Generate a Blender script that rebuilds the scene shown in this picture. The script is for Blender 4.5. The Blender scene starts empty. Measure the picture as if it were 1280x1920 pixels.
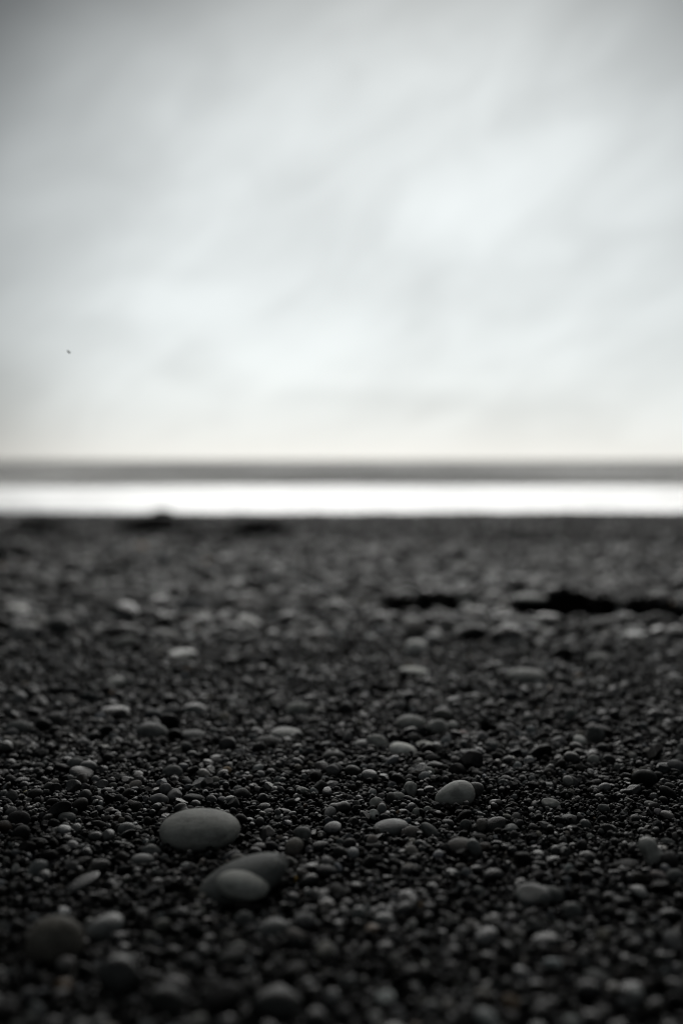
import bpy, math, random
import numpy as np
from mathutils import Vector, Euler

# ------------------------------------------------------------------ camera, sky, sun, exposure
SC = bpy.context.scene
COL = SC.collection
FPX = 35.0 / 36.0 * 1920.0            # focal length in photograph pixels
CAM_H = 0.25                          # the camera is held a hand's breadth above the shingle
PITCH = math.atan(97.0 / FPX)
FOCUS = 0.785

cam_data = bpy.data.cameras.new('camera')
cam_data.sensor_fit = 'VERTICAL'
cam_data.sensor_height = 36.0
cam_data.sensor_width = 24.0
cam_data.lens = 35.0
cam_data.clip_start = 0.01
cam_data.clip_end = 60000.0
cam_data.dof.use_dof = True
cam_data.dof.focus_distance = FOCUS
cam_data.dof.aperture_fstop = 2.4
cam = bpy.data.objects.new('camera', cam_data)
cam.location = (0, 0, CAM_H)
cam.rotation_euler = (math.pi / 2 - PITCH, 0, 0)
COL.objects.link(cam)
SC.camera = cam

SUN_EL = math.radians(32.0)
SUN_AZ = math.radians(4.0)            # a little to the right of straight out to sea

world = bpy.data.worlds.new('World')
SC.world = world
world.use_nodes = True
wn = world.node_tree
wn.nodes.clear()


class NT:
    """small helper to write node trees"""
    def __init__(s, t):
        s.t = t

    def n(s, kind, **kw):
        o = s.t.nodes.new(kind)
        for k, v in kw.items():
            setattr(o, k, v)
        return o

    def put(s, sock, v):
        if hasattr(v, 'is_output'):
            s.t.links.new(v, sock)
        elif v is not None:
            sock.default_value = v

    def math(s, op, a, b=None, c=None, clamp=False):
        o = s.n('ShaderNodeMath', operation=op, use_clamp=clamp)
        for i, v in enumerate((a, b, c)):
            if v is not None:
                s.put(o.inputs[i], v)
        return o.outputs[0]

    def vmath(s, op, a, b=None, out=0):
        o = s.n('ShaderNodeVectorMath', operation=op)
        s.put(o.inputs[0], a)
        if b is not None:
            s.put(o.inputs[1], b)
        return o.outputs[out]

    def noise(s, vec, scale, detail=4, rough=.5, dist=0.0):
        o = s.n('ShaderNodeTexNoise')
        if vec is not None:
            s.put(o.inputs['Vector'], vec)
        o.inputs['Scale'].default_value = scale
        o.inputs['Detail'].default_value = detail
        o.inputs['Roughness'].default_value = rough
        o.inputs['Distortion'].default_value = dist
        return o.outputs['Fac']

    def mix(s, f, a, b, blend='MIX'):
        o = s.n('ShaderNodeMix', data_type='RGBA', blend_type=blend)
        s.put(o.inputs[0], f)
        s.put(o.inputs[6], a)
        s.put(o.inputs[7], b)
        return o.outputs[2]

    def ramp(s, f, lo, hi, a=0.0, b=1.0, smooth=True):
        o = s.n('ShaderNodeMapRange')
        if smooth:
            o.interpolation_type = 'SMOOTHSTEP'
        s.put(o.inputs[0], f)
        for i, v in zip((1, 2, 3, 4), (lo, hi, a, b)):
            o.inputs[i].default_value = v
        return o.outputs[0]


def build_sky():
    w = NT(wn)
    out = w.n('ShaderNodeOutputWorld')
    bg_sky = w.n('ShaderNodeBackground')
    bg_cloud = w.n('ShaderNodeBackground')
    sky = w.n('ShaderNodeTexSky')
    sky.sky_type = 'NISHITA'
    sky.sun_disc = False
    sky.sun_elevation = SUN_EL
    sky.sun_rotation = SUN_AZ
    w.put(bg_sky.inputs[0], sky.outputs[0])
    bg_sky.inputs[1].default_value = 0.05
    tc = w.n('ShaderNodeTexCoord')
    d = w.vmath('NORMALIZE', tc.outputs['Generated'])
    sep = w.n('ShaderNodeSeparateXYZ')
    w.put(sep.inputs[0], d)
    x, y, z = sep.outputs
    zc = w.math('MAXIMUM', z, 0.0)
    # cloud deck seen in perspective
    den = w.math('ADD', zc, 0.16)
    cx = w.math('DIVIDE', x, den)
    cy = w.math('DIVIDE', y, den)
    cv = w.n('ShaderNodeCombineXYZ')
    w.put(cv.inputs[0], cx)
    w.put(cv.inputs[1], cy)
    cv.inputs[2].default_value = 3.7
    n1 = w.noise(cv.outputs[0], 0.6, 3, .5, .6)
    # wind-drawn streaks rising to the right
    ca, sa = math.cos(math.radians(32)), math.sin(math.radians(32))
    dv = w.n('ShaderNodeCombineXYZ')
    w.put(dv.inputs[0], w.math('ADD', w.math('MULTIPLY', x, ca * 1.5), w.math('MULTIPLY', z, sa * 1.5)))
    w.put(dv.inputs[1], w.math('MULTIPLY', y, .8))
    w.put(dv.inputs[2], w.math('ADD', w.math('MULTIPLY', x, -sa * 3.4), w.math('MULTIPLY', z, ca * 3.4)))
    n2 = w.noise(dv.outputs[0], 1.9, 4, .5, .5)
    n3 = w.noise(dv.outputs[0], 4.2, 4, .55, .5)
    nn = w.math('ADD', w.math('MULTIPLY', n1, .42), w.math('MULTIPLY', n2, .26))
    nn = w.math('ADD', nn, w.math('MULTIPLY', n3, .32))
    cl = w.ramp(nn, .36, .64)
    # the light of the veiled sun spreading through the cloud ahead
    az = w.math('SUBTRACT', w.math('ARCTAN2', x, y), SUN_AZ)
    el = w.math('SUBTRACT', w.math('ARCSINE', z), math.radians(7))
    ta = w.math('DIVIDE', az, math.radians(25.5))
    te = w.math('DIVIDE', el, math.radians(20.5))
    r2 = w.math('ADD', w.math('MULTIPLY', ta, ta), w.math('MULTIPLY', te, te))
    glow = w.math('EXPONENT', w.math('MULTIPLY', w.math('POWER', r2, 2.7), -1.0))
    base = w.math('ADD', w.math('MULTIPLY', glow, .73), .10)
    # the deck thins to a bright gap along the horizon
    gap = w.math('EXPONENT', w.math('MULTIPLY', zc, -26.0))
    var = w.math('ADD', w.math('MULTIPLY', cl, .30), .86)
    var = w.mix(w.math('MULTIPLY', gap, .8), var, (1, 1, 1, 1))
    lum = w.math('ADD', w.math('MULTIPLY', base, 1.0), w.math('MULTIPLY', gap, .14))
    colr = w.mix(gap, (.945, 1.0, 1.005, 1), (1.0, 1.0, .95, 1))
    colr = w.mix(1.0, colr, var, 'MULTIPLY')
    w.put(bg_cloud.inputs[0], colr)
    w.put(bg_cloud.inputs[1], lum)
    mx = w.n('ShaderNodeMixShader')
    mx.inputs[0].default_value = 0.94
    wn.links.new(bg_sky.outputs[0], mx.inputs[1])
    wn.links.new(bg_cloud.outputs[0], mx.inputs[2])
    wn.links.new(mx.outputs[0], out.inputs[0])


build_sky()

sun_data = bpy.data.lights.new('sun', 'SUN')
sun_data.energy = 1.25
sun_data.angle = math.radians(64)
sun_data.color = (1.0, .975, .94)
sun = bpy.data.objects.new('sun', sun_data)
sd = Vector((math.sin(SUN_AZ) * math.cos(SUN_EL), math.cos(SUN_AZ) * math.cos(SUN_EL), math.sin(SUN_EL)))
sun.rotation_euler = (-sd).to_track_quat('-Z', 'Y').to_euler()
sun.location = sd * 50
COL.objects.link(sun)

SC.view_settings.view_transform = 'Standard'
SC.view_settings.look = 'None'
SC.view_settings.exposure = 0.0
SC.view_settings.gamma = 1.0
SC.view_settings.use_curve_mapping = False
SC.render.engine = 'CYCLES'
SC.cycles.use_denoising = True
SC.cycles.filter_width = 1.0
SC.cycles.adaptive_threshold = 0.004
SC.cycles.max_bounces = 6
SC.cycles.diffuse_bounces = 3
SC.cycles.glossy_bounces = 3
SC.cycles.caustics_reflective = False
SC.cycles.caustics_refractive = False

# ------------------------------------------------------------------ helpers
RNG = np.random.default_rng(11)


def lattice(ix, iy, seed):
    h = (ix.astype(np.int64) * 374761393 + iy.astype(np.int64) * 668265263 + seed * 974711) & 0xFFFFFFFF
    h = ((h ^ (h >> 13)) * 1274126177) & 0xFFFFFFFF
    h = h ^ (h >> 16)
    return (h & 0xFFFF) / 65535.0


def vnoise(x, y, seed=0):
    x = np.asarray(x, float)
    y = np.asarray(y, float)
    ix = np.floor(x); iy = np.floor(y)
    fx = x - ix; fy = y - iy
    fx = fx * fx * (3 - 2 * fx); fy = fy * fy * (3 - 2 * fy)
    a = lattice(ix, iy, seed); b = lattice(ix + 1, iy, seed)
    c = lattice(ix, iy + 1, seed); d = lattice(ix + 1, iy + 1, seed)
    return (a * (1 - fx) + b * fx) * (1 - fy) + (c * (1 - fx) + d * fx) * fy


def fbm(x, y, seed=0, oct=3):
    s = 0; a = .5; k = 1.0
    for i in range(oct):
        s = s + a * (vnoise(x * k, y * k, seed + i * 17) - .5)
        a *= .5; k *= 2.03
    return s


def ray(px, py):
    X = (px - 640.0) / FPX
    Y = -(py - 960.0) / FPX
    cp, sp = math.cos(PITCH), math.sin(PITCH)
    return np.array([X, cp + Y * sp, -sp + Y * cp])     # depth along the lens axis = 1


def project(x, y, z):
    cp, sp = math.cos(PITCH), math.sin(PITCH)
    dz = z - CAM_H
    dep = y * cp - dz * sp
    return 640 + x / dep * FPX, 960 - (y * sp + dz * cp) / dep * FPX, dep


SLOPE = 0.0335
CREST = 13.0
HOLLOWS = []          # x, y, half width, depth, rim height


def ground_plain(x, y):
    x = np.asarray(x, float); y = np.asarray(y, float)
    g = -SLOPE * y
    amp = np.clip(y / 6.0, .25, 1.0)
    g = g + amp * .05 * fbm(x * .55 + 3.1, y * .45, 5, 3)
    g = g + np.clip(y / 2.0, .2, 1.0) * .020 * fbm(x * 2.3, y * 1.9 + 7.7, 9, 3)
    over = np.clip(y - CREST - .5 * fbm(x * .25, 0 * y + 2.2, 3, 2), 0, None)
    g = g - .075 * over * over / (over + 2.0)
    return g


def hollow_field(x, y):
    x = np.asarray(x, float); y = np.asarray(y, float)
    dz = np.zeros(np.broadcast(x, y).shape); hollow_shade = np.zeros_like(dz)
    for (hx, hy, hw, dep, rim) in HOLLOWS:
        u = (x - hx) / hw
        ln = max(hw * .9, .06)
        wob = .25 * fbm(x / hw * 1.3, 0 * y + hx, 21, 2)
        v = (y - hy) / ln + wob * 1.2
        ex = np.exp(-np.abs(u * 1.05) ** 3.0)
        dip = np.where(v < 0, np.exp(-(v / .75) ** 2), np.exp(-(v / .16) ** 2))
        rise = np.exp(-((v - .55) / .35) ** 2)
        dz = dz - dep * ex * dip + rim * ex * rise
        hollow_shade = np.maximum(hollow_shade, ex * np.exp(-((v - .02) / .5) ** 2))  # mask of painted shade on the hollow walls, also keeps stones out
    return dz, hollow_shade


def ground(x, y):
    return ground_plain(x, y) + hollow_field(x, y)[0]


def hit(px, py, fn=None):
    """where the line of sight through a pixel meets the shingle"""
    fn = fn or ground
    d = ray(px, py)
    t = CAM_H / max(-d[2] - SLOPE * d[1], .004)
    for _ in range(25):
        x, y = d[0] * t, d[1] * t
        gz = float(fn(x, y))
        t = .5 * t + .5 * (CAM_H - gz) / max(-d[2], 1e-4)
    return d[0] * t, d[1] * t, t


# hollows kicked into the shingle: photograph x, y of the dark wall, width in pixels, depth, rim
for (px, py, wpx, dep, rim) in ((812, 1145, 175, .055, .026), (1065, 1150, 195, .060, .034), (1230, 1157, 155, .060, .030),
                                (70, 996, 115, .10, .085), (280, 996, 150, .11, .09), (375, 1012, 60, .08, .05),
                                (482, 1002, 115, .10, .085), (10, 1050, 90, .09, .05), (955, 1005, 70, .08, .05), (160, 1075, 120, .035, .01)):
    hx, hy, dep_t = hit(px, py, ground_plain)
    HOLLOWS.append((hx, hy, .5 * wpx * dep_t / FPX, dep, rim))


def new_obj(name, mesh, mat=None, parent=None):
    o = bpy.data.objects.new(name, mesh)
    COL.objects.link(o)
    if mat is not None and not mesh.materials:
        mesh.materials.append(mat)
    if parent:
        o.parent = parent
    return o


def grid_mesh(name, X, Y, Z):
    r, c = X.shape
    v = np.stack([X, Y, Z], -1).reshape(-1, 3)
    i = np.arange(r * c).reshape(r, c)
    f = np.stack([i[:-1, :-1], i[:-1, 1:], i[1:, 1:], i[1:, :-1]], -1).reshape(-1, 4)
    me = bpy.data.meshes.new(name)
    me.vertices.add(len(v)); me.vertices.foreach_set('co', v.ravel())
    me.loops.add(f.size); me.loops.foreach_set('vertex_index', f.ravel())
    me.polygons.add(len(f)); me.polygons.foreach_set('loop_start', np.arange(0, f.size, 4))
    me.update(calc_edges=True)
    me.polygons.foreach_set('use_smooth', np.ones(len(f), bool))
    return me


def mat_new(name):
    m = bpy.data.materials.new(name)
    m.use_nodes = True
    m.node_tree.nodes.clear()
    w = NT(m.node_tree)
    out = w.n('ShaderNodeOutputMaterial')
    p = w.n('ShaderNodeBsdfPrincipled')
    m.node_tree.links.new(p.outputs[0], out.inputs[0])
    return m, w, p, out


# ------------------------------------------------------------------ materials
def make_pebble_mat():
    m, w, p, out = mat_new('worn_basalt')
    a = w.n('ShaderNodeAttribute', attribute_type='INSTANCER', attribute_name='tint')
    tc = w.n('ShaderNodeTexCoord')
    oi = w.n('ShaderNodeObjectInfo')
    off = w.vmath('ADD', tc.outputs['Object'], w.vmath('SCALE', (13.1, 7.7, 5.3), None))
    v = w.n('ShaderNodeVectorMath', operation='MULTIPLY_ADD')
    w.put(v.inputs[0], oi.outputs['Random'])
    v.inputs[1].default_value = (31.0, 17.0, 23.0)
    w.put(v.inputs[2], tc.outputs['Object'])
    vec = v.outputs[0]
    mott = w.noise(vec, 1.6, 4, .6, .4)
    fine = w.noise(vec, 26.0, 3, .7)
    k = w.math('ADD', w.ramp(mott, .3, .7, .66, 1.28), w.ramp(fine, .35, .7, -.14, .16))
    c = w.mix(1.0, a.outputs['Color'], k, 'MULTIPLY')
    # an occasional thin pale vein
    wv = w.n('ShaderNodeTexWave', wave_type='BANDS', bands_direction='DIAGONAL')
    w.put(wv.inputs['Vector'], vec)
    wv.inputs['Scale'].default_value = .55
    wv.inputs['Distortion'].default_value = 5.0
    wv.inputs['Detail'].default_value = 2.0
    vein = w.math('MULTIPLY', w.ramp(wv.outputs['Fac'], .994, 1.0), w.ramp(oi.outputs['Random'], .80, .86))
    c = w.mix(w.math('MULTIPLY', vein, .25), c, (.16, .16, .155, 1))
    w.put(p.inputs['Base Color'], c)
    w.put(p.inputs['Roughness'], w.math('MULTIPLY', w.ramp(mott, .3, .7, .28, .48), w.ramp(oi.outputs['Random'], .6, .95, 1.0, .5)))
    w.put(p.inputs['Specular IOR Level'], w.ramp(oi.outputs['Random'], .50, 1.0, .03, .46, False))
    b = w.n('ShaderNodeBump')
    b.inputs['Strength'].default_value = .22
    b.inputs['Distance'].default_value = .06
    w.put(b.inputs['Height'], w.math('ADD', w.noise(vec, 5.0, 5, .65), w.math('MULTIPLY', fine, .35)))
    w.t.links.new(b.outputs[0], p.inputs['Normal'])
    return m


def make_ground_mat():
    m, w, p, out = mat_new('black_shingle')
    g = w.n('ShaderNodeNewGeometry')
    pos = g.outputs['Position']
    a = w.n('ShaderNodeAttribute', attribute_name='hollow_shade')
    hollow_shade = a.outputs['Fac']
    grain = w.noise(pos, 620.0, 3, .6)
    vor = w.n('ShaderNodeTexVoronoi')
    w.put(vor.inputs['Vector'], pos)
    vor.inputs['Scale'].default_value = 62.0
    cell = w.n('ShaderNodeSeparateColor')
    w.put(cell.inputs[0], vor.outputs['Color'])
    big = w.noise(pos, 2.2, 4, .6)
    stone = w.math('POWER', cell.outputs[0], 2.5)
    lum = w.math('ADD', w.math('MULTIPLY', stone, .008), w.math('MULTIPLY', grain, .003))
    lum = w.math('MULTIPLY', lum, w.ramp(big, .3, .7, .75, 1.3))
    lum = w.math('MULTIPLY', lum, w.math('SUBTRACT', 1.0, w.math('MULTIPLY', hollow_shade, .55)))  # shade inside the hollows, darkened into the sand colour
    c = w.mix(1.0, (1.0, 1.0, .98, 1), lum, 'MULTIPLY')
    w.put(p.inputs['Base Color'], c)
    p.inputs['Roughness'].default_value = .85
    p.inputs['Specular IOR Level'].default_value = .06
    h = w.math('ADD', w.math('MULTIPLY', vor.outputs['Distance'], -1.0), w.math('MULTIPLY', grain, .2))
    b = w.n('ShaderNodeBump')
    b.inputs['Strength'].default_value = .9
    b.inputs['Distance'].default_value = .010
    w.put(b.inputs['Height'], h)
    w.t.links.new(b.outputs[0], p.inputs['Normal'])
    return m


def make_sea_mat():
    m, w, p, out = mat_new('sea_water')
    g = w.n('ShaderNodeNewGeometry')
    mp = w.vmath('MULTIPLY', g.outputs['Position'], (.35, 1.0, 1.0))
    n = w.math('ADD', w.noise(mp, .35, 6, .62), w.math('MULTIPLY', w.noise(mp, .05, 3, .5), 2.0))
    streak = w.noise(w.vmath('MULTIPLY', g.outputs['Position'], (.02, .03, 1)), 1.0, 4, .6)
    c = w.mix(w.ramp(streak, .40, .66), (.07, .073, .068, 1), (.46, .46, .43, 1))
    w.put(p.inputs['Base Color'], c)
    w.put(p.inputs['Roughness'], w.ramp(streak, .38, .64, .68, .45))
    p.inputs['IOR'].default_value = 1.33
    b = w.n('ShaderNodeBump')
    b.inputs['Strength'].default_value = 1.0
    b.inputs['Distance'].default_value = 1.2
    w.put(b.inputs['Height'], n)
    w.t.links.new(b.outputs[0], p.inputs['Normal'])
    return m


def make_foam_mat():
    m, w, p, out = mat_new('sea_foam')
    g = w.n('ShaderNodeNewGeometry')
    n = w.noise(w.vmath('MULTIPLY', g.outputs['Position'], (.25, 1.0, 1.0)), 1.1, 5, .6)
    w.put(p.inputs['Base Color'], w.mix(w.ramp(n, .34, .66), (.60, .61, .61, 1), (.86, .865, .865, 1)))
    p.inputs['Roughness'].default_value = .45
    p.inputs['Coat Weight'].default_value = .8
    p.inputs['Coat Roughness'].default_value = .15
    return m


M_PEB = make_pebble_mat()
M_GROUND = make_ground_mat()
M_SEA = make_sea_mat()
M_FOAM = make_foam_mat()

# ------------------------------------------------------------------ the beach
SEA_Z = CAM_H - 2.58


def build_ground():
    ys = np.concatenate([np.linspace(-3, .25, 26), np.geomspace(.27, 60, 520)])
    us = np.sinh(np.linspace(-2.6, 2.6, 321)) / math.sinh(2.6)
    hw = np.where(ys < .3, 3.2, 3.2 + 1.6 * np.clip(ys - .3, 0, None))
    X = us[None, :] * hw[:, None]
    Y = np.repeat(ys[:, None], len(us), 1)
    dz, hollow_shade = hollow_field(X, Y)
    Z = ground_plain(X, Y) + dz
    Z = Z + .005 * fbm(X * 14, Y * 14, 31, 2) * np.clip(Y / 3, .3, 2)
    me = grid_mesh('beach', X, Y, Z)
    at = me.attributes.new('hollow_shade', 'FLOAT', 'POINT')
    at.data.foreach_set('value', hollow_shade.ravel().astype(np.float32))
    o = new_obj('beach', me, M_GROUND)
    o['kind'] = 'structure'
    o['label'] = 'black sand and shingle beach falling gently to the sea'


build_ground()


def build_sea():
    ys = np.concatenate([np.linspace(24, 200, 180), np.geomspace(203, 40000, 130)])
    us = np.linspace(-1, 1, 181)
    X = us[None, :] * (120 + ys[:, None] * 1.0)
    Y = np.repeat(ys[:, None], len(us), 1)
    fade = np.clip(1 - ys / 1500, 0, 1)[:, None]
    Z = SEA_Z - .12 * (Y < 100) + fade * np.clip((Y - 60) / 60, .25, 1) * (.8 * fbm(X * .016 + 5, Y * .055, 41, 3) + .14 * fbm(X * .08, Y * .3, 43, 2))
    o = new_obj('sea', grid_mesh('sea', X, Y, Z), M_SEA)
    o['kind'] = 'structure'
    o['label'] = 'dull grey-brown sea running out to the horizon'


build_sea()


def build_foam():
    """broken white water: low rollers and the sheet of foam they push up the beach"""
    us = np.linspace(-1, 1, 420)
    vs = np.linspace(0, 1, 150)
    X = us[None, :] * np.linspace(60, 130, 150)[:, None]
    far = 92 + 5 * fbm(X * .035, 0 * X + 1.5, 51, 3)
    near = 31 + 3 * fbm(X * .05, 0 * X + 8.5, 53, 2)
    Y = near + (far - near) * vs[:, None]
    Z = SEA_Z + .14 + .14 * fbm(X * .22, Y * .35, 55, 4) + .03 * fbm(X * 1.3, Y * 1.7, 57, 2)
    for (yr, hgt, wd, sd_) in ((62, .40, 3.0, 61), (79, .32, 3.5, 63), (88, .10, 3.0, 65)):
        c = yr + 9 * fbm(X * .02, 0 * X + sd_, sd_, 2)
        q = (Y - c) / wd
        Z = Z + hgt * np.where(q < 0, np.exp(-(q / .45) ** 2), np.exp(-(q / 1.6) ** 2)) * (.75 + .6 * fbm(X * .06, 0 * X, sd_ + 1, 2))
    edge = np.minimum(vs, 1 - vs)[:, None]
    Z = Z - .7 * np.clip(1 - edge / .03, 0, 1)
    o = new_obj('surf_foam', grid_mesh('surf_foam', X, Y, Z), M_FOAM)
    o['kind'] = 'stuff'
    o['label'] = 'bright white band of broken surf along the shore'
    o['category'] = 'surf'


build_foam()

# ------------------------------------------------------------------ pebble shapes
def ico(sub):
    import bmesh
    bm = bmesh.new()
    bmesh.ops.create_icosphere(bm, subdivisions=sub, radius=1.0)
    v = np.array([q.co[:] for q in bm.verts])
    f = [[q.index for q in fc.verts] for fc in bm.faces]
    bm.free()
    return v, f


def smooth_noise3(v, rng, k, amp):
    s = np.zeros(len(v))
    for _ in range(5):
        d = rng.normal(size=3) * k
        s += np.sin(v @ d + rng.uniform(0, 6.28))
    return s / 5 * amp


def pebble_mesh(name, seed, kind, sub=4):
    rng = np.random.default_rng(seed)
    v, f = ico(sub)
    v = v.copy()
    if kind == 'round':
        v *= (1 + smooth_noise3(v, rng, 1.7, .13))[:, None]
    elif kind == 'egg':
        v[:, 1:] *= (1 + .26 * v[:, :1])
        v *= (1 + smooth_noise3(v, rng, 1.3, .05))[:, None]
    elif kind == 'smooth':
        v = np.sign(v) * np.abs(v) ** np.array([.92, .92, .95])
        v *= (1 + smooth_noise3(v, rng, 1.2, .055))[:, None]
    elif kind == 'peanut':
        w = 1 - .30 * np.exp(-(v[:, :1] / .42) ** 2) + .08 * v[:, :1]
        v[:, 1:] *= w
        v *= (1 + smooth_noise3(v, rng, 1.3, .05))[:, None]
    elif kind == 'bean':
        v[:, 2] += .42 * (1 - v[:, 0] ** 2) - .2
        v *= (1 + smooth_noise3(v, rng, 1.2, .05))[:, None]
    elif kind in ('chip', 'block'):
        n = 9 if kind == 'chip' else 6
        for _ in range(n):
            d = rng.normal(size=3); d /= np.linalg.norm(d)
            lim = rng.uniform(.55, .82)
            s = v @ d
            e = np.maximum(s - lim, 0)
            soft = .035 if kind == 'chip' else .14
            v -= np.outer(e - soft * (1 - np.exp(-e / soft * .8)), d)
        v *= (1 + smooth_noise3(v, rng, 2.6, .06))[:, None]
    m = (v.max(0) - v.min(0)) / 2
    v = (v - (v.max(0) + v.min(0)) / 2) / m
    me = bpy.data.meshes.new(name)
    me.from_pydata(v.tolist(), [], f)
    me.polygons.foreach_set('use_smooth', np.ones(len(me.polygons), bool))
    me.materials.append(M_PEB)
    return me


KINDS = ['round'] * 4 + ['smooth'] * 3 + ['egg'] * 2 + ['block'] * 5 + ['chip'] * 6 + ['peanut']
NEAR = [pebble_mesh('pebble_form', 100 + i, k, 4) for i, k in enumerate(KINDS)]
LOW = [pebble_mesh('pebble_form_low', 300 + i, k, 2) for i, k in enumerate(KINDS)]
HAND = {k: [pebble_mesh('stone_form', 500 + 10 * j + i, k, 5) for i in range(3)]
        for j, k in enumerate(('smooth', 'egg', 'peanut', 'round', 'block', 'bean'))}

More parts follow.
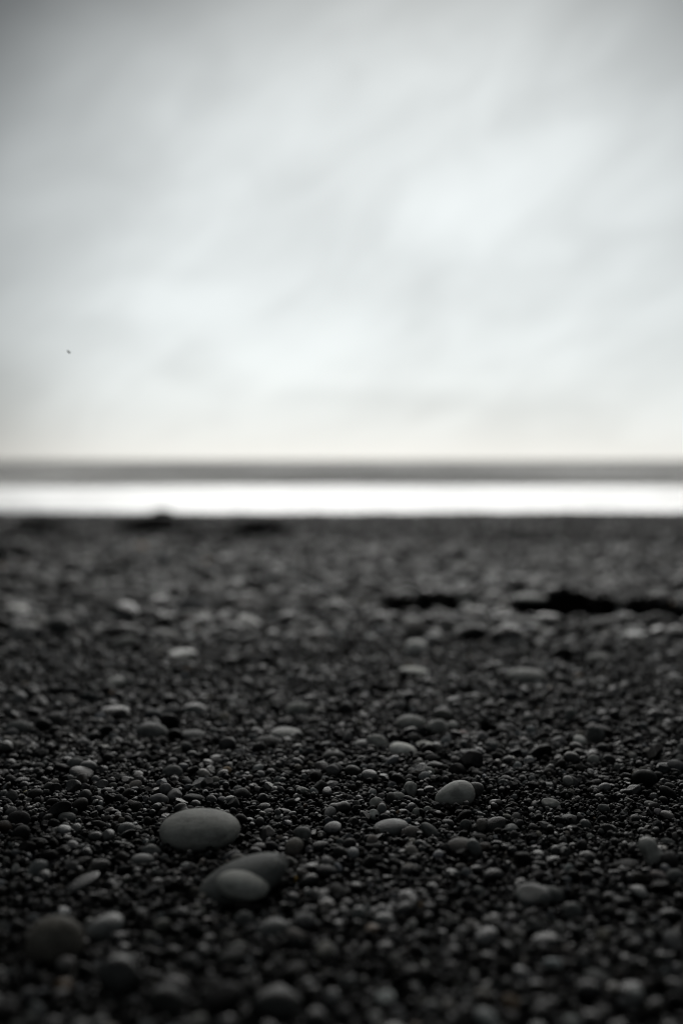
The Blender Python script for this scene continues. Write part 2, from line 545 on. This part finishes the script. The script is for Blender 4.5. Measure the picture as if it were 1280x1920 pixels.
# ------------------------------------------------------------------ stones read off the photograph
# centre x, centre y, width, height (photograph pixels), turn in the picture plane (deg), tone, form, own label or None
BIG = 'big oval stone'
HANDS = [
    (375, 1557, 150, 78, -2, 'grey', 'smooth', 'largest stone, a smooth mid-grey flat oval standing clear of the gravel'),
    (455, 1650, 186, 88, -25, 'slate', 'smooth', 'broad dark flat stone half hidden behind a smaller oval one'),
    (450, 1657, 102, 56, 6, 'grey', 'smooth', 'plump grey oval stone resting in front of the broad dark flat stone'),
    (852, 1491, 76, 50, -14, 'grey', 'egg', 'egg-shaped grey stone standing clear in the sharp band, pointed end left'),
    (732, 1553, 68, 33, -7, 'slate', 'smooth', 'dark grey lens-shaped pebble below and left of the egg-shaped stone'),
    (806, 1560, 44, 27, 38, 'slate', 'block', 'slanting grey bar-shaped pebble just below the egg-shaped stone'),
    (285, 1597, 40, 26, 3, 'slate', 'round', 'rounded grey pebble close below the left end of the largest oval stone'),
    (268, 1614, 46, 26, 0, 'slate', 'smooth', 'dark domed pebble with a shiny top in front of the largest oval stone'),
    (240, 1558, 34, 26, 8, 'slate', 'round', 'rounded dark pebble standing alone left of the largest oval stone'),
    (743, 1496, 33, 22, -4, 'grey', 'round', 'small humped grey pebble left of the egg-shaped stone'),
    (705, 1510, 30, 28, -30, 'grey', 'block', 'upright grey wedge pebble second left from the egg-shaped stone'),
    (768, 1481, 26, 30, 15, 'grey', 'block', 'upright flat grey pebble just behind and left of the egg-shaped stone'),
    (715, 1526, 18, 27, 10, 'slate', 'smooth', 'narrow dark pebble on end beneath the grey wedge pebble'),
    (755, 1527, 28, 20, 0, 'slate', 'round', None),
    (783, 1527, 22, 20, 0, 'grey', 'block', None),
    (801, 1527, 18, 17, 0, 'grey', 'round', None),
    (1030, 1510, 36, 20, 8, 'grey', 'block', 'angular pale-edged grey pebble right of the egg-shaped stone'),
    (1130, 1520, 24, 16, 12, 'slate', 'round', None),
    (1220, 1511, 30, 17, 16, 'slate', 'smooth', 'small oval slate pebble near the right edge in the sharp band'),
    (1217, 1602, 60, 38, 60, 'grey', 'peanut', 'waisted bone-shaped grey pebble near the right edge'),
    (1172, 1622, 50, 19, -6, 'dark', 'smooth', 'flat dark pebble lying against the bone-shaped pebble'),
    (1250, 1580, 32, 18, 5, 'slate', 'round', None),
    (1262, 1645, 38, 28, 0, 'slate', 'round', 'blurred slate pebble at the right edge below the bone-shaped pebble'),
    (888, 1605, 34, 24, 58, 'slate', 'smooth', 'oval pebble on its end below the egg-shaped stone'),
    (567, 1570, 33, 30, 30, 'slate', 'egg', 'tapered slate pebble midway between the largest oval stone and the lens-shaped pebble'),
    (467, 1543, 24, 18, 0, 'slate', 'round', None),
    (325, 1449, 40, 28, -5, 'slate', 'round', 'rounded slate pebble behind the largest oval stone, alone'),
    (145, 1440, 34, 28, 5, 'slate', 'round', 'domed dark pebble behind and left, with a flatter one at its side'),
    (168, 1449, 32, 20, 8, 'slate', 'round', 'flatter dark pebble against the domed pebble at left'),
    (521, 1476, 26, 19, 0, 'slate', 'round', None),
    (568, 1490, 24, 16, -6, 'grey', 'block', None),
    (160, 1495, 28, 27, -30, 'dark', 'egg', None),
    (115, 1524, 28, 17, -8, 'slate', 'round', None),
    (128, 1538, 34, 20, 5, 'slate', 'smooth', None),
    (50, 1490, 19, 14, -35, 'yellow', 'smooth', 'little yellowish pebble near the left edge'),
    (555, 1655, 13, 11, 0, 'amber', 'block', 'tiny amber chip right of the plump oval stone'),
    (195, 1743, 80, 50, -24, 'slate', 'smooth', 'blurred grey oval pebble tilted upward beside a broad brown-grey stone'),
    (105, 1765, 108, 92, 0, 'brown', 'round', 'broad blurred brown-grey stone at lower left'),
    (225, 1832, 84, 78, 10, 'dark', 'round', 'blurred dark blocky stone at lower left below the tilted oval'),
    (510, 1745, 64, 45, -8, 'slate', 'round', 'blurred round slate pebble below the pair of flat stones'),
    (458, 1730, 38, 36, 0, 'slate', 'round', 'smaller blurred pebble left of the round slate pebble below the pair'),
    (520, 1885, 95, 66, 0, 'dark', 'round', 'large blurred dark stone at the bottom edge left of centre'),
    (315, 1880, 84, 60, 10, 'dark', 'round', 'blurred black stone at the bottom edge, left'),
    (720, 1728, 42, 29, 6, 'slate', 'smooth', 'blurred flat slate pebble at lower centre'),
    (673, 1724, 32, 30, 0, 'slate', 'round', None),
    (1072, 1715, 37, 34, 0, 'slate', 'round', 'blurred ball-like slate pebble at lower right'),
    (1000, 1681, 72, 42, 5, 'slate', 'block', 'blurred broad slate pebble at lower right'),
    (1020, 1770, 56, 34, -12, 'dark', 'smooth', None),
    (152, 1657, 78, 28, -26, 'dark', 'smooth', 'long dark slanting pebble left of the pair of flat stones'),
    (793, 1815, 26, 24, 10, 'pale', 'round', 'blurred pale little pebble at the bottom, right of centre'),
    (1120, 1832, 52, 25, 12, 'slate', 'smooth', 'blurred oval slate pebble at the bottom right'),
    (522, 1668, 32, 38, 20, 'slate', 'block', 'upright slate pebble against the right side of the plump oval stone'),
    (1147, 1557, 22, 18, 20, 'slate', 'block', None),
    (1096, 1547, 24, 20, 35, 'slate', 'smooth', None),
    (872, 1557, 24, 22, 60, 'slate', 'round', None),
    (890, 1556, 19, 18, 0, 'slate', 'block', None),
    (1065, 1533, 28, 11, 0, 'slate', 'smooth', None),
    (1025, 1477, 25, 12, 0, 'slate', 'smooth', None),
    (1110, 1435, 22, 19, 0, 'grey', 'round', None),
    (942, 1475, 22, 20, 0, 'slate', 'round', None),
    (837, 1463, 20, 22, 70, 'slate', 'egg', None),
    (819, 1465, 18, 20, 80, 'slate', 'smooth', None),
    (805, 1450, 24, 20, 30, 'grey', 'block', None),
    (772, 1447, 17, 17, 0, 'grey', 'block', None),
    (807, 1484, 28, 16, 0, 'dark', 'round', None),
    (755, 1407, 52, 28, 10, 'pale', 'smooth', 'pale oval pebble behind the egg-shaped stone'),
    (707, 1393, 44, 28, 14, 'grey', 'round', 'grey rounded pebble leaning behind the pale oval pebble'),
    (680, 1398, 42, 22, -6, 'slate', 'smooth', 'flat slate pebble left of the leaning grey pebble'),
    (797, 1399, 38, 18, 5, 'pale', 'block', 'pale chip just right of the pale oval pebble'),
    (770, 1356, 58, 30, 4, 'grey', 'round', 'broad humped grey pebble behind the pale oval pebble'),
    (818, 1367, 38, 31, -15, 'grey', 'block', 'blocky grey pebble right of the broad humped pebble'),
    (848, 1365, 22, 17, 0, 'pale', 'round', None),
    (866, 1379, 25, 16, 0, 'red', 'round', 'small reddish pebble right of the blocky grey pebble'),
    (985, 1268, 72, 28, 2, 'grey', 'smooth', 'flat broad pale-topped stone, blurred, at right in the middle distance'),
    (780, 1216, 42, 32, 6, 'white', 'round', 'whitest blurred pebble, right of centre in the middle distance'),
    (775, 1260, 56, 19, 3, 'pale', 'smooth', 'flat pale blurred pebble just in front of the whitest pebble'),
    (288, 1372, 62, 34, 8, 'slate', 'round', 'shiny-topped dark stone left of centre, behind the sharp band'),
    (365, 1333, 50, 29, 0, 'slate', 'round', 'humped slate stone behind and right of the shiny-topped stone'),
    (558, 1334, 44, 26, 0, 'grey', 'round', 'humped grey stone just left of centre behind the flat pale-topped pebble'),
    (537, 1375, 58, 20, 2, 'grey', 'smooth', 'flat pale-topped pebble left of centre'),
    (505, 1392, 52, 22, 4, 'dark', 'smooth', 'flat dark pebble under the flat pale-topped pebble'),
    (362, 1380, 50, 20, 0, 'slate', 'smooth', None),
    (28, 1150, 60, 28, -4, 'pale', 'smooth', 'pale blurred flat stone far back at the left edge'),
    (235, 1205, 52, 24, -15, 'grey', 'round', 'grey blurred stone in the left middle distance'),
    (345, 1228, 52, 20, 0, 'pale', 'block', 'pale blurred stone right of the grey one in the left middle distance'),
    (220, 1285, 30, 24, 0, 'pale', 'block', None),
    (35, 1367, 46, 31, 10, 'slate', 'egg', 'humped slate stone at the left edge'),
    (218, 1335, 56, 20, 0, 'dark', 'smooth', None),
    (1070, 1350, 40, 26, 82, 'slate', 'smooth', 'slate pebble standing on edge at right behind the sharp band'),
    (1113, 1388, 36, 34, 60, 'slate', 'egg', 'dark egg pebble right of the one standing on edge'),
    (1085, 1395, 26, 20, 30, 'pale', 'block', None),
    (625, 1420, 46, 23, 0, 'dark', 'round', None),
    (1120, 1237, 46, 18, 0, 'grey', 'smooth', None),
    (1180, 1195, 58, 18, -8, 'slate', 'smooth', None),
    (1276, 1410, 20, 32, 0, 'slate', 'round', 'slate stone cut off by the right edge'),
    (1030, 1680, 50, 34, 0, 'slate', 'round', None),
    (900, 1675, 34, 24, 30, 'slate', 'block', None),
    (850, 1640, 30, 22, 0, 'slate', 'block', None),
    (610, 1180, 44, 16, 0, 'grey', 'smooth', None),
    (990, 1170, 52, 18, 0, 'grey', 'smooth', None),
    (1000, 1145, 60, 16, 0, 'grey', 'smooth', None),
    (185, 1100, 30, 20, 0, 'pale', 'round', None),
    (405, 1140, 26, 20, 0, 'pale', 'round', None),
]
TONES = {'grey': (.225, .228, .213), 'slate': (.085, .089, .086), 'dark': (.020, .021, .020), 'pale': (.58, .58, .54),
         'white': (.82, .81, .77), 'brown': (.10, .094, .082), 'yellow': (.34, .31, .17), 'amber': (.36, .24, .06), 'red': (.17, .10, .085)}

# ------------------------------------------------------------------ heap the shingle: drop every pebble onto what lies below it
RES = .00125
HX0, HX1, HY0, HY1 = -1.25, 1.25, .28, 1.75
NXc = int((HX1 - HX0) / RES); NYc = int((HY1 - HY0) / RES)
gx = HX0 + (np.arange(NXc) + .5) * RES
gy = HY0 + (np.arange(NYc) + .5) * RES
HM = ground(gx[None, :], gy[:, None]).astype(np.float64)
G0 = HM.copy()
BLOCK = np.zeros((NYc, NXc), bool)
MARGIN = np.zeros((NYc, NXc), bool)
DISC = {}
for r in range(0, 40):
    k = np.arange(-r, r + 1)
    d2 = (k[None, :] ** 2 + k[:, None] ** 2) / max(r + .3, .5) ** 2
    DISC[r] = (d2 <= 1, np.sqrt(np.clip(1 - d2, 0, 1)))


def cell(x, y):
    return int((x - HX0) / RES), int((y - HY0) / RES)


hand_stones = []
for (px, py, wpx, hpx, turn, tone, form, lab) in HANDS:
    foot = py + .36 * hpx if abs(turn) < 40 else py + .30 * max(wpx, hpx)
    x, y, dep = hit(px, foot)
    view = math.atan2(CAM_H - float(ground(x, y)), y)
    a = .5 * wpx * dep / FPX
    hh = .5 * hpx * dep / FPX
    b = min(max(.80 * a, .9 * hh), 1.3 * a)
    if abs(turn) > 40 or (px, py) == (450, 1657):
        b = .62 * a
    c = math.sqrt(max(hh * hh - (b * math.sin(view)) ** 2, (.50 * hh) ** 2)) / math.cos(view)
    y = y + .45 * b
    if (px, py) == (455, 1650):
        b = .62 * a
    hand_stones.append(dict(on=(px, py) == (450, 1657), x=x, y=y, a=a, b=b, c=c, turn=math.radians(turn), tone=tone, form=form, label=lab, view=view,
                            px=px, py=py, w=wpx, h=hpx))


def tints(n, rng, med=.019, pf=.006):
    t = np.exp(rng.normal(math.log(med * .7), .55, n))
    lt = rng.random(n) < .24                       # most are black basalt, about a quarter greyer stone
    t = np.where(lt, np.exp(rng.normal(math.log(med * 8.5), .45, n)), t)
    t = np.clip(t, .003, .20)
    pale = rng.random(n)
    t = np.where(pale > 1 - pf, rng.uniform(.16, .34, n), t)
    hue = rng.normal(0, .045, n)
    gr = rng.normal(0, .02, n)
    c = np.stack([t * (1 + hue), t * (1 + gr), t * (.97 - hue)], 1)
    warm = rng.random(n) > .992
    c[warm] = c[warm] * np.array([1.5, 1.05, .7])
    return c


PEB = dict(x=[], y=[], z=[], a=[], b=[], c=[], rx=[], ry=[], rz=[], idx=[], tint=[], near=[])


def scatter_heap(n, med, sig, lo, hi, xk, x0, ymax, rng, ymin=.30, lift=.004, sink=.62, med_tone=.017, flat=(.42, .9), tilt=.5):
    u = rng.random(n)
    y = np.sqrt(ymin ** 2 + u * (ymax ** 2 - ymin ** 2)) if x0 < .2 else ymin + u * (ymax - ymin)
    hw = xk * y + x0
    x = (rng.random(n) * 2 - 1) * hw
    s = np.clip(np.exp(rng.normal(math.log(med), sig, n)), lo, hi)
    zone = 1 + 1.1 * fbm(x * 5.5, y * 5.5, 77, 2) + .45 * np.clip((y - .85) / .7, 0, 1) + .12 * np.clip((.62 - y) / .2, 0, 1)
    s = s * np.clip(zone, .6, 1.7)
    el = rng.uniform(.58, 1.0, n); fl = rng.uniform(flat[0], flat[1], n)
    a = .5 * s * 1.12; b = a * el; c = a * fl
    rz = rng.uniform(0, 6.283, n); rx = rng.normal(0, tilt, n); ry = rng.normal(0, tilt, n)
    idx = rng.integers(0, len(KINDS), n)
    tint = np.minimum(tints(n, rng, med_tone), np.where(s > .012, .085, 1)[:, None]) * np.clip(s / .0075, .6, 1.2)[:, None]
    hx_, hollow_shade = hollow_field(x, y)
    for i in range(n):
        cx, cy = int((x[i] - HX0) / RES), int((y[i] - HY0) / RES)
        r = int(math.sqrt(a[i] * b[i]) / RES + .5)
        r = min(r, 38)
        if cx - r < 0 or cy - r < 0 or cx + r >= NXc or cy + r >= NYc or hollow_shade[i] > .5:
            continue
        if BLOCK[cy, cx] or (a[i] > .0034 and MARGIN[cy, cx]):
            continue
        win = HM[cy - r:cy + r + 1, cx - r:cx + r + 1]
        mk, dome = DISC[r]
        vals = win[mk]
        mx = vals.max(); mn = vals.mean()
        if BLOCK[cy - r:cy + r + 1, cx - r:cx + r + 1].any():
            free = ~BLOCK[cy - r:cy + r + 1, cx - r:cx + r + 1] & mk
            if free.sum() < .6 * mk.sum():
                continue
            base = float(win[free].mean())
        else:
            base = .6 * mn + .4 * mx
        if base - G0[cy, cx] > lift:
            continue
        zc = base + c[i] * sink
        np.maximum(win, np.where(mk, zc + c[i] * dome, -9), out=win)
        PEB['x'].append(x[i]); PEB['y'].append(y[i]); PEB['z'].append(zc)
        PEB['a'].append(a[i]); PEB['b'].append(b[i]); PEB['c'].append(c[i])
        PEB['rx'].append(rx[i]); PEB['ry'].append(ry[i]); PEB['rz'].append(rz[i])
        PEB['idx'].append(int(idx[i])); PEB['tint'].append(tint[i]); PEB['near'].append(True)


YM = 1.72
scatter_heap(52000, .0054, .34, .003, .015, .42, .42, YM, RNG, lift=.003, med_tone=.006)
# the stones seen singly settle onto that bed
for h in hand_stones:
    x, y = h['x'], h['y']
    if HY0 + .05 < y < HY1 - .05 and abs(x) < HX1 - .1:
        cx, cy = cell(x, y)
        r = max(2, int(.7 * math.sqrt(h['a'] * h['b']) / RES))
        bed = float(np.mean(HM[cy - r:cy + r + 1, cx - r:cx + r + 1]))
    else:
        bed = float(ground(x, y)) + .004
    if abs(h['turn']) > .7:
        up = h['a'] * abs(math.sin(h['turn'])) + h['c'] * abs(math.cos(h['turn']))
    else:
        up = max(h['c'], h['a'] * abs(math.sin(h['turn'])) * .8)
    h['z'] = bed + up * .76
    # keep the seen centre where the photograph has it: slide along the ground to fit
    for _ in range(3):
        qx, qy, dep = project(h['x'], h['y'], h['z'])
        h['x'] += (h['px'] - qx) * dep / FPX
        dy = (qy - h['py']) * dep / FPX / math.tan(max(h['view'], .05))
        h['y'] += float(np.clip(dy, -.5 * h['b'], .8 * h['b']))
        h['z'] += float(ground(h['x'], h['y'])) - float(ground(h['x'], h['y'] - np.clip(dy, -.5 * h['b'], .8 * h['b'])))
    if h['on']:          # this one lies on the near edge of the broad flat stone before it in the list
        bk = hand_stones[1]
        dn = project(bk['x'], bk['y'], bk['z'])[2] - .98 * bk['b']
        d = ray(h['px'] + 5, h['py'] + 3)
        sc = dn / project(h['x'], h['y'], h['z'])[2]
        h['a'] *= sc * .96; h['b'] *= sc; h['c'] *= sc * .86
        h['x'], h['y'], h['z'] = d[0] * dn, d[1] * dn, CAM_H + d[2] * dn
    if HY0 + .05 < h['y'] < HY1 - .05 and abs(h['x']) < HX1 - .1:
        ux = (gx[None, :] - h['x']) / (h['a'] * .98); uy = (gy[:, None] - h['y']) / (h['b'] * .98)
        ca = abs(math.cos(h['turn']))
        ux = ux / max(ca, .45)
        e = ux * ux + uy * uy
        BLOCK |= e < 1
        if h['w'] > 20:
            MARGIN |= e < 2.4
        HM = np.where(e < 1, np.maximum(HM, h['z'] + h['c'] * np.sqrt(np.clip(1 - e, 0, 1))), HM)

scatter_heap(62000, .0054, .42, .003, .018, .42, .42, YM, RNG, lift=.0062, sink=.78, med_tone=.0125, flat=(.36, .78), tilt=.36)
scatter_heap(26000, .0034, .30, .0018, .006, .38, .10, 1.15, RNG, ymin=.40, lift=.0075, sink=.5, med_tone=.012)

# middle distance: heaped without piling
rng2 = np.random.default_rng(5)
n = 52000
y = 1.65 + (4.8 - 1.65) * rng2.random(n) ** .85
x = (rng2.random(n) * 2 - 1) * (.42 * y + .45)
s = np.clip(np.exp(rng2.normal(math.log(.0165), .45, n)), .007, .06) * (1 + .8 * fbm(x * 3, y * 3, 78, 2))
dz, hollow_shade = hollow_field(x, y)
ok = hollow_shade < .42
a = s * .56; b = a * rng2.uniform(.66, 1, n); c = a * rng2.uniform(.45, .8, n)
z = ground(x, y) + c * .35 + rng2.random(n) * .004
tt = tints(n, rng2, .0078, .035)
for k, v in (('x', x), ('y', y), ('z', z), ('a', a), ('b', b), ('c', c), ('rx', rng2.normal(0, .3, n)), ('ry', rng2.normal(0, .3, n)),
             ('rz', rng2.uniform(0, 6.28, n)), ('idx', rng2.integers(0, len(KINDS), n)), ('near', np.zeros(n, bool))):
    PEB[k].extend(v[ok].tolist())
PEB['tint'].extend(list(tt[ok]))
# far shingle up to the crest: only the larger stones stand out
n = 36000
y = 4.7 + (14.6 - 4.7) * rng2.random(n) ** .75
x = (rng2.random(n) * 2 - 1) * (.44 * y + .6)
s = np.clip(np.exp(rng2.normal(math.log(.018), .42, n)), .009, .06)
dz, hollow_shade = hollow_field(x, y)
ok = hollow_shade < .22
a = s * .56; b = a * rng2.uniform(.66, 1, n); c = a * rng2.uniform(.4, .7, n)
z = ground(x, y) + c * .35
tt = tints(n, rng2, .0085, .02)
for k, v in (('x', x), ('y', y), ('z', z), ('a', a), ('b', b), ('c', c), ('rx', rng2.normal(0, .25, n)), ('ry', rng2.normal(0, .25, n)),
             ('rz', rng2.uniform(0, 6.28, n)), ('idx', rng2.integers(0, len(KINDS), n)), ('near', np.zeros(n, bool))):
    PEB[k].extend(v[ok].tolist())
PEB['tint'].extend(list(tt[ok]))
P = {k: np.array(v) for k, v in PEB.items()}
N = len(P['x'])

# ------------------------------------------------------------------ the single stones
GROUP = 'pebbles lying on the beach'
objs = []


def place(name, mesh, loc, rot, scl, tint, label):
    o = bpy.data.objects.new(name, mesh)
    COL.objects.link(o)
    o.location = loc; o.rotation_euler = rot; o.scale = scl
    o['tint'] = [float(q) for q in tint]
    o['label'] = label; o['category'] = 'pebble'; o['group'] = GROUP
    return o


hrng = random.Random(4)
auto = []
for h in hand_stones:
    me = hrng.choice(HAND[h['form']])
    yaw = hrng.uniform(-.25, .25)
    e = (Euler((0, h['turn'], 0)).to_matrix() @ Euler((hrng.uniform(-.08, .08), 0, yaw)).to_matrix()).to_euler()
    if h['form'] == 'egg' and h['px'] in (852,):
        e = (Euler((0, h['turn'], 0)).to_matrix()).to_euler()
    k = hrng.uniform(.88, 1.12)
    if h['on'] or h['form'] == 'smooth' and h['w'] == 186:
        k = 1.3
    t = [q * k for q in TONES[h['tone']]]
    o = place('pebble', me, (h['x'], h['y'], h['z']), e, (h['a'], h['b'], h['c']), t, h['label'] or '')
    if not h['label']:
        auto.append((o, h['px'], h['py'], h['w'], h['h'], h['tone'], h['form']))

# the next largest in view become things of their own
px, py, dep = project(P['x'], P['y'], P['z'])
size = np.sqrt(P['a'] * P['b']) * FPX / dep
infr = (px > 4) & (px < 1276) & (py > 1000) & (py < 1915) & (P['y'] > .3)
top = np.ones(N, bool)
ii = np.where(P['near'])[0]
ci = np.clip(((P['x'][ii] - HX0) / RES).astype(int), 0, NXc - 1)
cj = np.clip(((P['y'][ii] - HY0) / RES).astype(int), 0, NYc - 1)
top[ii] = HM[cj, ci] <= P['z'][ii] + P['c'][ii] * 1.08 + 1e-4
order = np.argsort(-np.where(infr & top, size, 0))
pick = order[:300 - len(hand_stones)]
single = np.zeros(N, bool)
single[pick] = True


def tone_word(t):
    L = float(np.mean(t))
    if t[0] > 1.3 * t[2]:
        return 'brownish'
    return 'black' if L < .022 else 'charcoal' if L < .045 else 'slate-grey' if L < .10 else 'mid-grey' if L < .17 else 'pale'


SHAPE = {'round': 'rounded', 'smooth': 'oval', 'egg': 'egg-like', 'block': 'blocky', 'chip': 'angular', 'peanut': 'waisted', 'bean': 'curved'}
HT = {'grey': 'mid-grey', 'slate': 'slate-grey', 'dark': 'black', 'pale': 'pale', 'white': 'white'}
for i in pick:
    lst = NEAR
    o = place('pebble', lst[P['idx'][i]], (P['x'][i], P['y'][i], P['z'][i]), (P['rx'][i], P['ry'][i], P['rz'][i]),
              (P['a'][i], P['b'][i], P['c'][i]), P['tint'][i], '')
    auto.append((o, px[i], py[i], 2 * size[i], 1.3 * size[i], None, KINDS[P['idx'][i]]))

LAND = [('largest oval stone', 375, 1557), ('stacked flat stones', 455, 1650), ('egg-shaped stone', 852, 1491),
        ('lens-shaped pebble', 732, 1553), ('bone-shaped pebble', 1217, 1602), ('broad brown-grey stone', 105, 1765),
        ('pale oval pebble', 755, 1407), ('shiny-topped dark stone', 288, 1372), ('whitest blurred pebble', 780, 1216),
        ('flat pale-topped stone', 985, 1268), ('round slate pebble', 510, 1745),
        ('ball-like blurred pebble', 1072, 1715), ('large bottom-edge stone', 520, 1885),
        ('pale bottom pebble', 793, 1815), ('domed left pebble', 145, 1440),
        ('pale left-edge stone', 28, 1150), ('bottom-right oval pebble', 1120, 1832)]


def where(qx, qy):
    best = min(LAND, key=lambda l: math.hypot(qx - l[1], (qy - l[2]) * 1.4))
    dx, dy = qx - best[1], qy - best[2]
    an = math.degrees(math.atan2(-dy * 1.4, dx)) % 360
    words = ['right of', 'above-right of', 'above', 'above-left of', 'left of', 'below-left of', 'below', 'below-right of']
    wd = words[int((an + 22.5) // 45) % 8]
    d = math.hypot(dx, dy)
    far = 'close' if d < 70 else 'somewhat' if d < 140 else 'well'
    return far, wd, best[0]


rows = {}
for rec in auto:
    o, qx, qy, w_, h_, tn, form = rec
    sz = 'tiny' if w_ < 22 else 'small' if w_ < 34 else 'medium' if w_ < 52 else 'large'
    t = HT.get(tn) or tone_word(np.array(o['tint']))
    far, wd, lm = where(qx, qy)
    bl = 'blurred ' if (qy < 1370 or qy > 1640) else ''
    rows.setdefault(f'{bl}{sz} {t} {SHAPE[form]} pebble {far} {wd} the {lm}', []).append(rec)
for key, recs in rows.items():
    recs.sort(key=lambda r: r[1])
    tags = {1: [''], 2: [', leftmost', ', rightmost'], 3: [', leftmost', ', middle one', ', rightmost'],
            4: [', leftmost', ', second left', ', second right', ', rightmost'],
            5: [', leftmost', ', second left', ', middle one', ', second right', ', rightmost']}.get(len(recs))
    for k, r in enumerate(recs):
        r[0]['label'] = key + (tags[k] if tags else '')

# ------------------------------------------------------------------ all the shingle nobody could count
SRC = bpy.data.collections.new('pebble_sources')       # not linked: only drawn on by the shingle below
LOWC = bpy.data.collections.new('pebble_sources_far')
for tag_, coll, meshes in (('n', SRC, NEAR), ('f', LOWC, LOW)):
    for i, me in enumerate(meshes):
        coll.objects.link(bpy.data.objects.new(f'source_{tag_}_{i:02d}', me))


def instancer(name, coll):
    ng = bpy.data.node_groups.new(name, 'GeometryNodeTree')
    ng.interface.new_socket('Geometry', in_out='INPUT', socket_type='NodeSocketGeometry')
    ng.interface.new_socket('Geometry', in_out='OUTPUT', socket_type='NodeSocketGeometry')
    nd = ng.nodes; lk = ng.links
    gi = nd.new('NodeGroupInput'); go = nd.new('NodeGroupOutput')
    m2p = nd.new('GeometryNodeMeshToPoints')
    iop = nd.new('GeometryNodeInstanceOnPoints')
    ci_ = nd.new('GeometryNodeCollectionInfo')
    ci_.inputs['Collection'].default_value = coll
    ci_.inputs['Separate Children'].default_value = True
    ci_.inputs['Reset Children'].default_value = True

    def attr(nm, ty):
        q = nd.new('GeometryNodeInputNamedAttribute')
        q.data_type = ty
        q.inputs['Name'].default_value = nm
        return q.outputs['Attribute']
    e2r = nd.new('FunctionNodeEulerToRotation')
    lk.new(attr('rot', 'FLOAT_VECTOR'), e2r.inputs[0])
    lk.new(gi.outputs[0], m2p.inputs['Mesh'])
    lk.new(m2p.outputs[0], iop.inputs['Points'])
    lk.new(ci_.outputs[0], iop.inputs['Instance'])
    iop.inputs['Pick Instance'].default_value = True
    lk.new(attr('variant', 'INT'), iop.inputs['Instance Index'])
    lk.new(e2r.outputs[0], iop.inputs['Rotation'])
    lk.new(attr('size', 'FLOAT_VECTOR'), iop.inputs['Scale'])
    lk.new(iop.outputs[0], go.inputs[0])
    return ng


def shingle(name, mask, coll, label):
    k = np.where(mask)[0]
    me = bpy.data.meshes.new(name)
    me.vertices.add(len(k))
    me.vertices.foreach_set('co', np.stack([P['x'][k], P['y'][k], P['z'][k]], 1).astype(np.float32).ravel())
    for nm, arr in (('rot', np.stack([P['rx'][k], P['ry'][k], P['rz'][k]], 1)), ('size', np.stack([P['a'][k], P['b'][k], P['c'][k]], 1)), ('tint', P['tint'][k])):
        at = me.attributes.new(nm, 'FLOAT_VECTOR', 'POINT')
        at.data.foreach_set('vector', arr.astype(np.float32).ravel())
    at = me.attributes.new('variant', 'INT', 'POINT')
    at.data.foreach_set('value', P['idx'][k].astype(np.int32))
    me.update()
    o = new_obj(name, me, M_PEB)
    md = o.modifiers.new('heap', 'NODES')
    md.node_group = instancer(name, coll)
    o['kind'] = 'stuff'
    o['label'] = label
    o['category'] = 'shingle'
    return o


shingle('near_shingle', P['near'] & ~single, SRC, 'fine black and grey shingle heaped across the near beach')
shingle('distant_shingle', ~P['near'] & ~single, LOWC, 'blurred dark shingle stretching back to the crest of the beach')

# ------------------------------------------------------------------ the rock on the crest
def crest_rock():
    x_, y_, dep_ = hit(306, 966)
    y_ = CREST - .6; x_ = (306 - 640) / FPX * y_
    me = pebble_mesh('rock', 901, 'block', 4)
    o = new_obj('rock', me)
    o.location = (x_, y_, float(ground(x_, y_)) + .01)
    o.scale = (.15, .12, .06)
    o['tint'] = [.03, .031, .03]
    o['label'] = 'low dark rock breaking the skyline of the beach against the surf'
    o['category'] = 'rock'


crest_rock()


# ------------------------------------------------------------------ the speck in the air
def insect():
    d = ray(129, 660)
    c = np.array([0, 0, CAM_H]) + d * .93
    root = bpy.data.objects.new('flying_insect', None)
    COL.objects.link(root)
    root.empty_display_size = .003
    root.location = c
    root.rotation_euler = (0, math.radians(48), 0)
    root['label'] = 'tiny dark winged speck flying in the pale sky at left'
    root['category'] = 'insect'
    m, w, p, out = mat_new('insect_body')
    p.inputs['Base Color'].default_value = (.42, .44, .43, 1)
    p.inputs['Roughness'].default_value = .5
    mw, w, pw, out = mat_new('insect_wing')
    pw.inputs['Base Color'].default_value = (.5, .52, .5, 1)
    pw.inputs['Alpha'].default_value = .30
    v, f = ico(2)

    def blob(name, vv, mat):
        me = bpy.data.meshes.new(name)
        me.from_pydata(vv.tolist(), [], f)
        me.polygons.foreach_set('use_smooth', np.ones(len(me.polygons), bool))
        return new_obj(name, me, mat, root)
    q = v * np.array([.0011, .0007, .0008])
    q[:, 1:] *= (1 - .25 * v[:, :1])
    blob('abdomen', q + np.array([.0008, 0, 0]), m)
    blob('thorax', v * np.array([.0008, .0007, .0008]) + np.array([-.0007, 0, .0001]), m)
    blob('head', v * np.array([.00045, .00055, .0005]) + np.array([-.0017, 0, 0]), m)
    for s in (-1, 1):
        wv = v * np.array([.0013, .0006, .00003])
        wv = wv + np.array([.0010, s * .0010, .0007])
        wv[:, 2] += np.abs(wv[:, 1]) * .4
        blob('wing', wv, mw)


insect()
print('pebbles', N, 'singles', len(hand_stones) + len(pick))
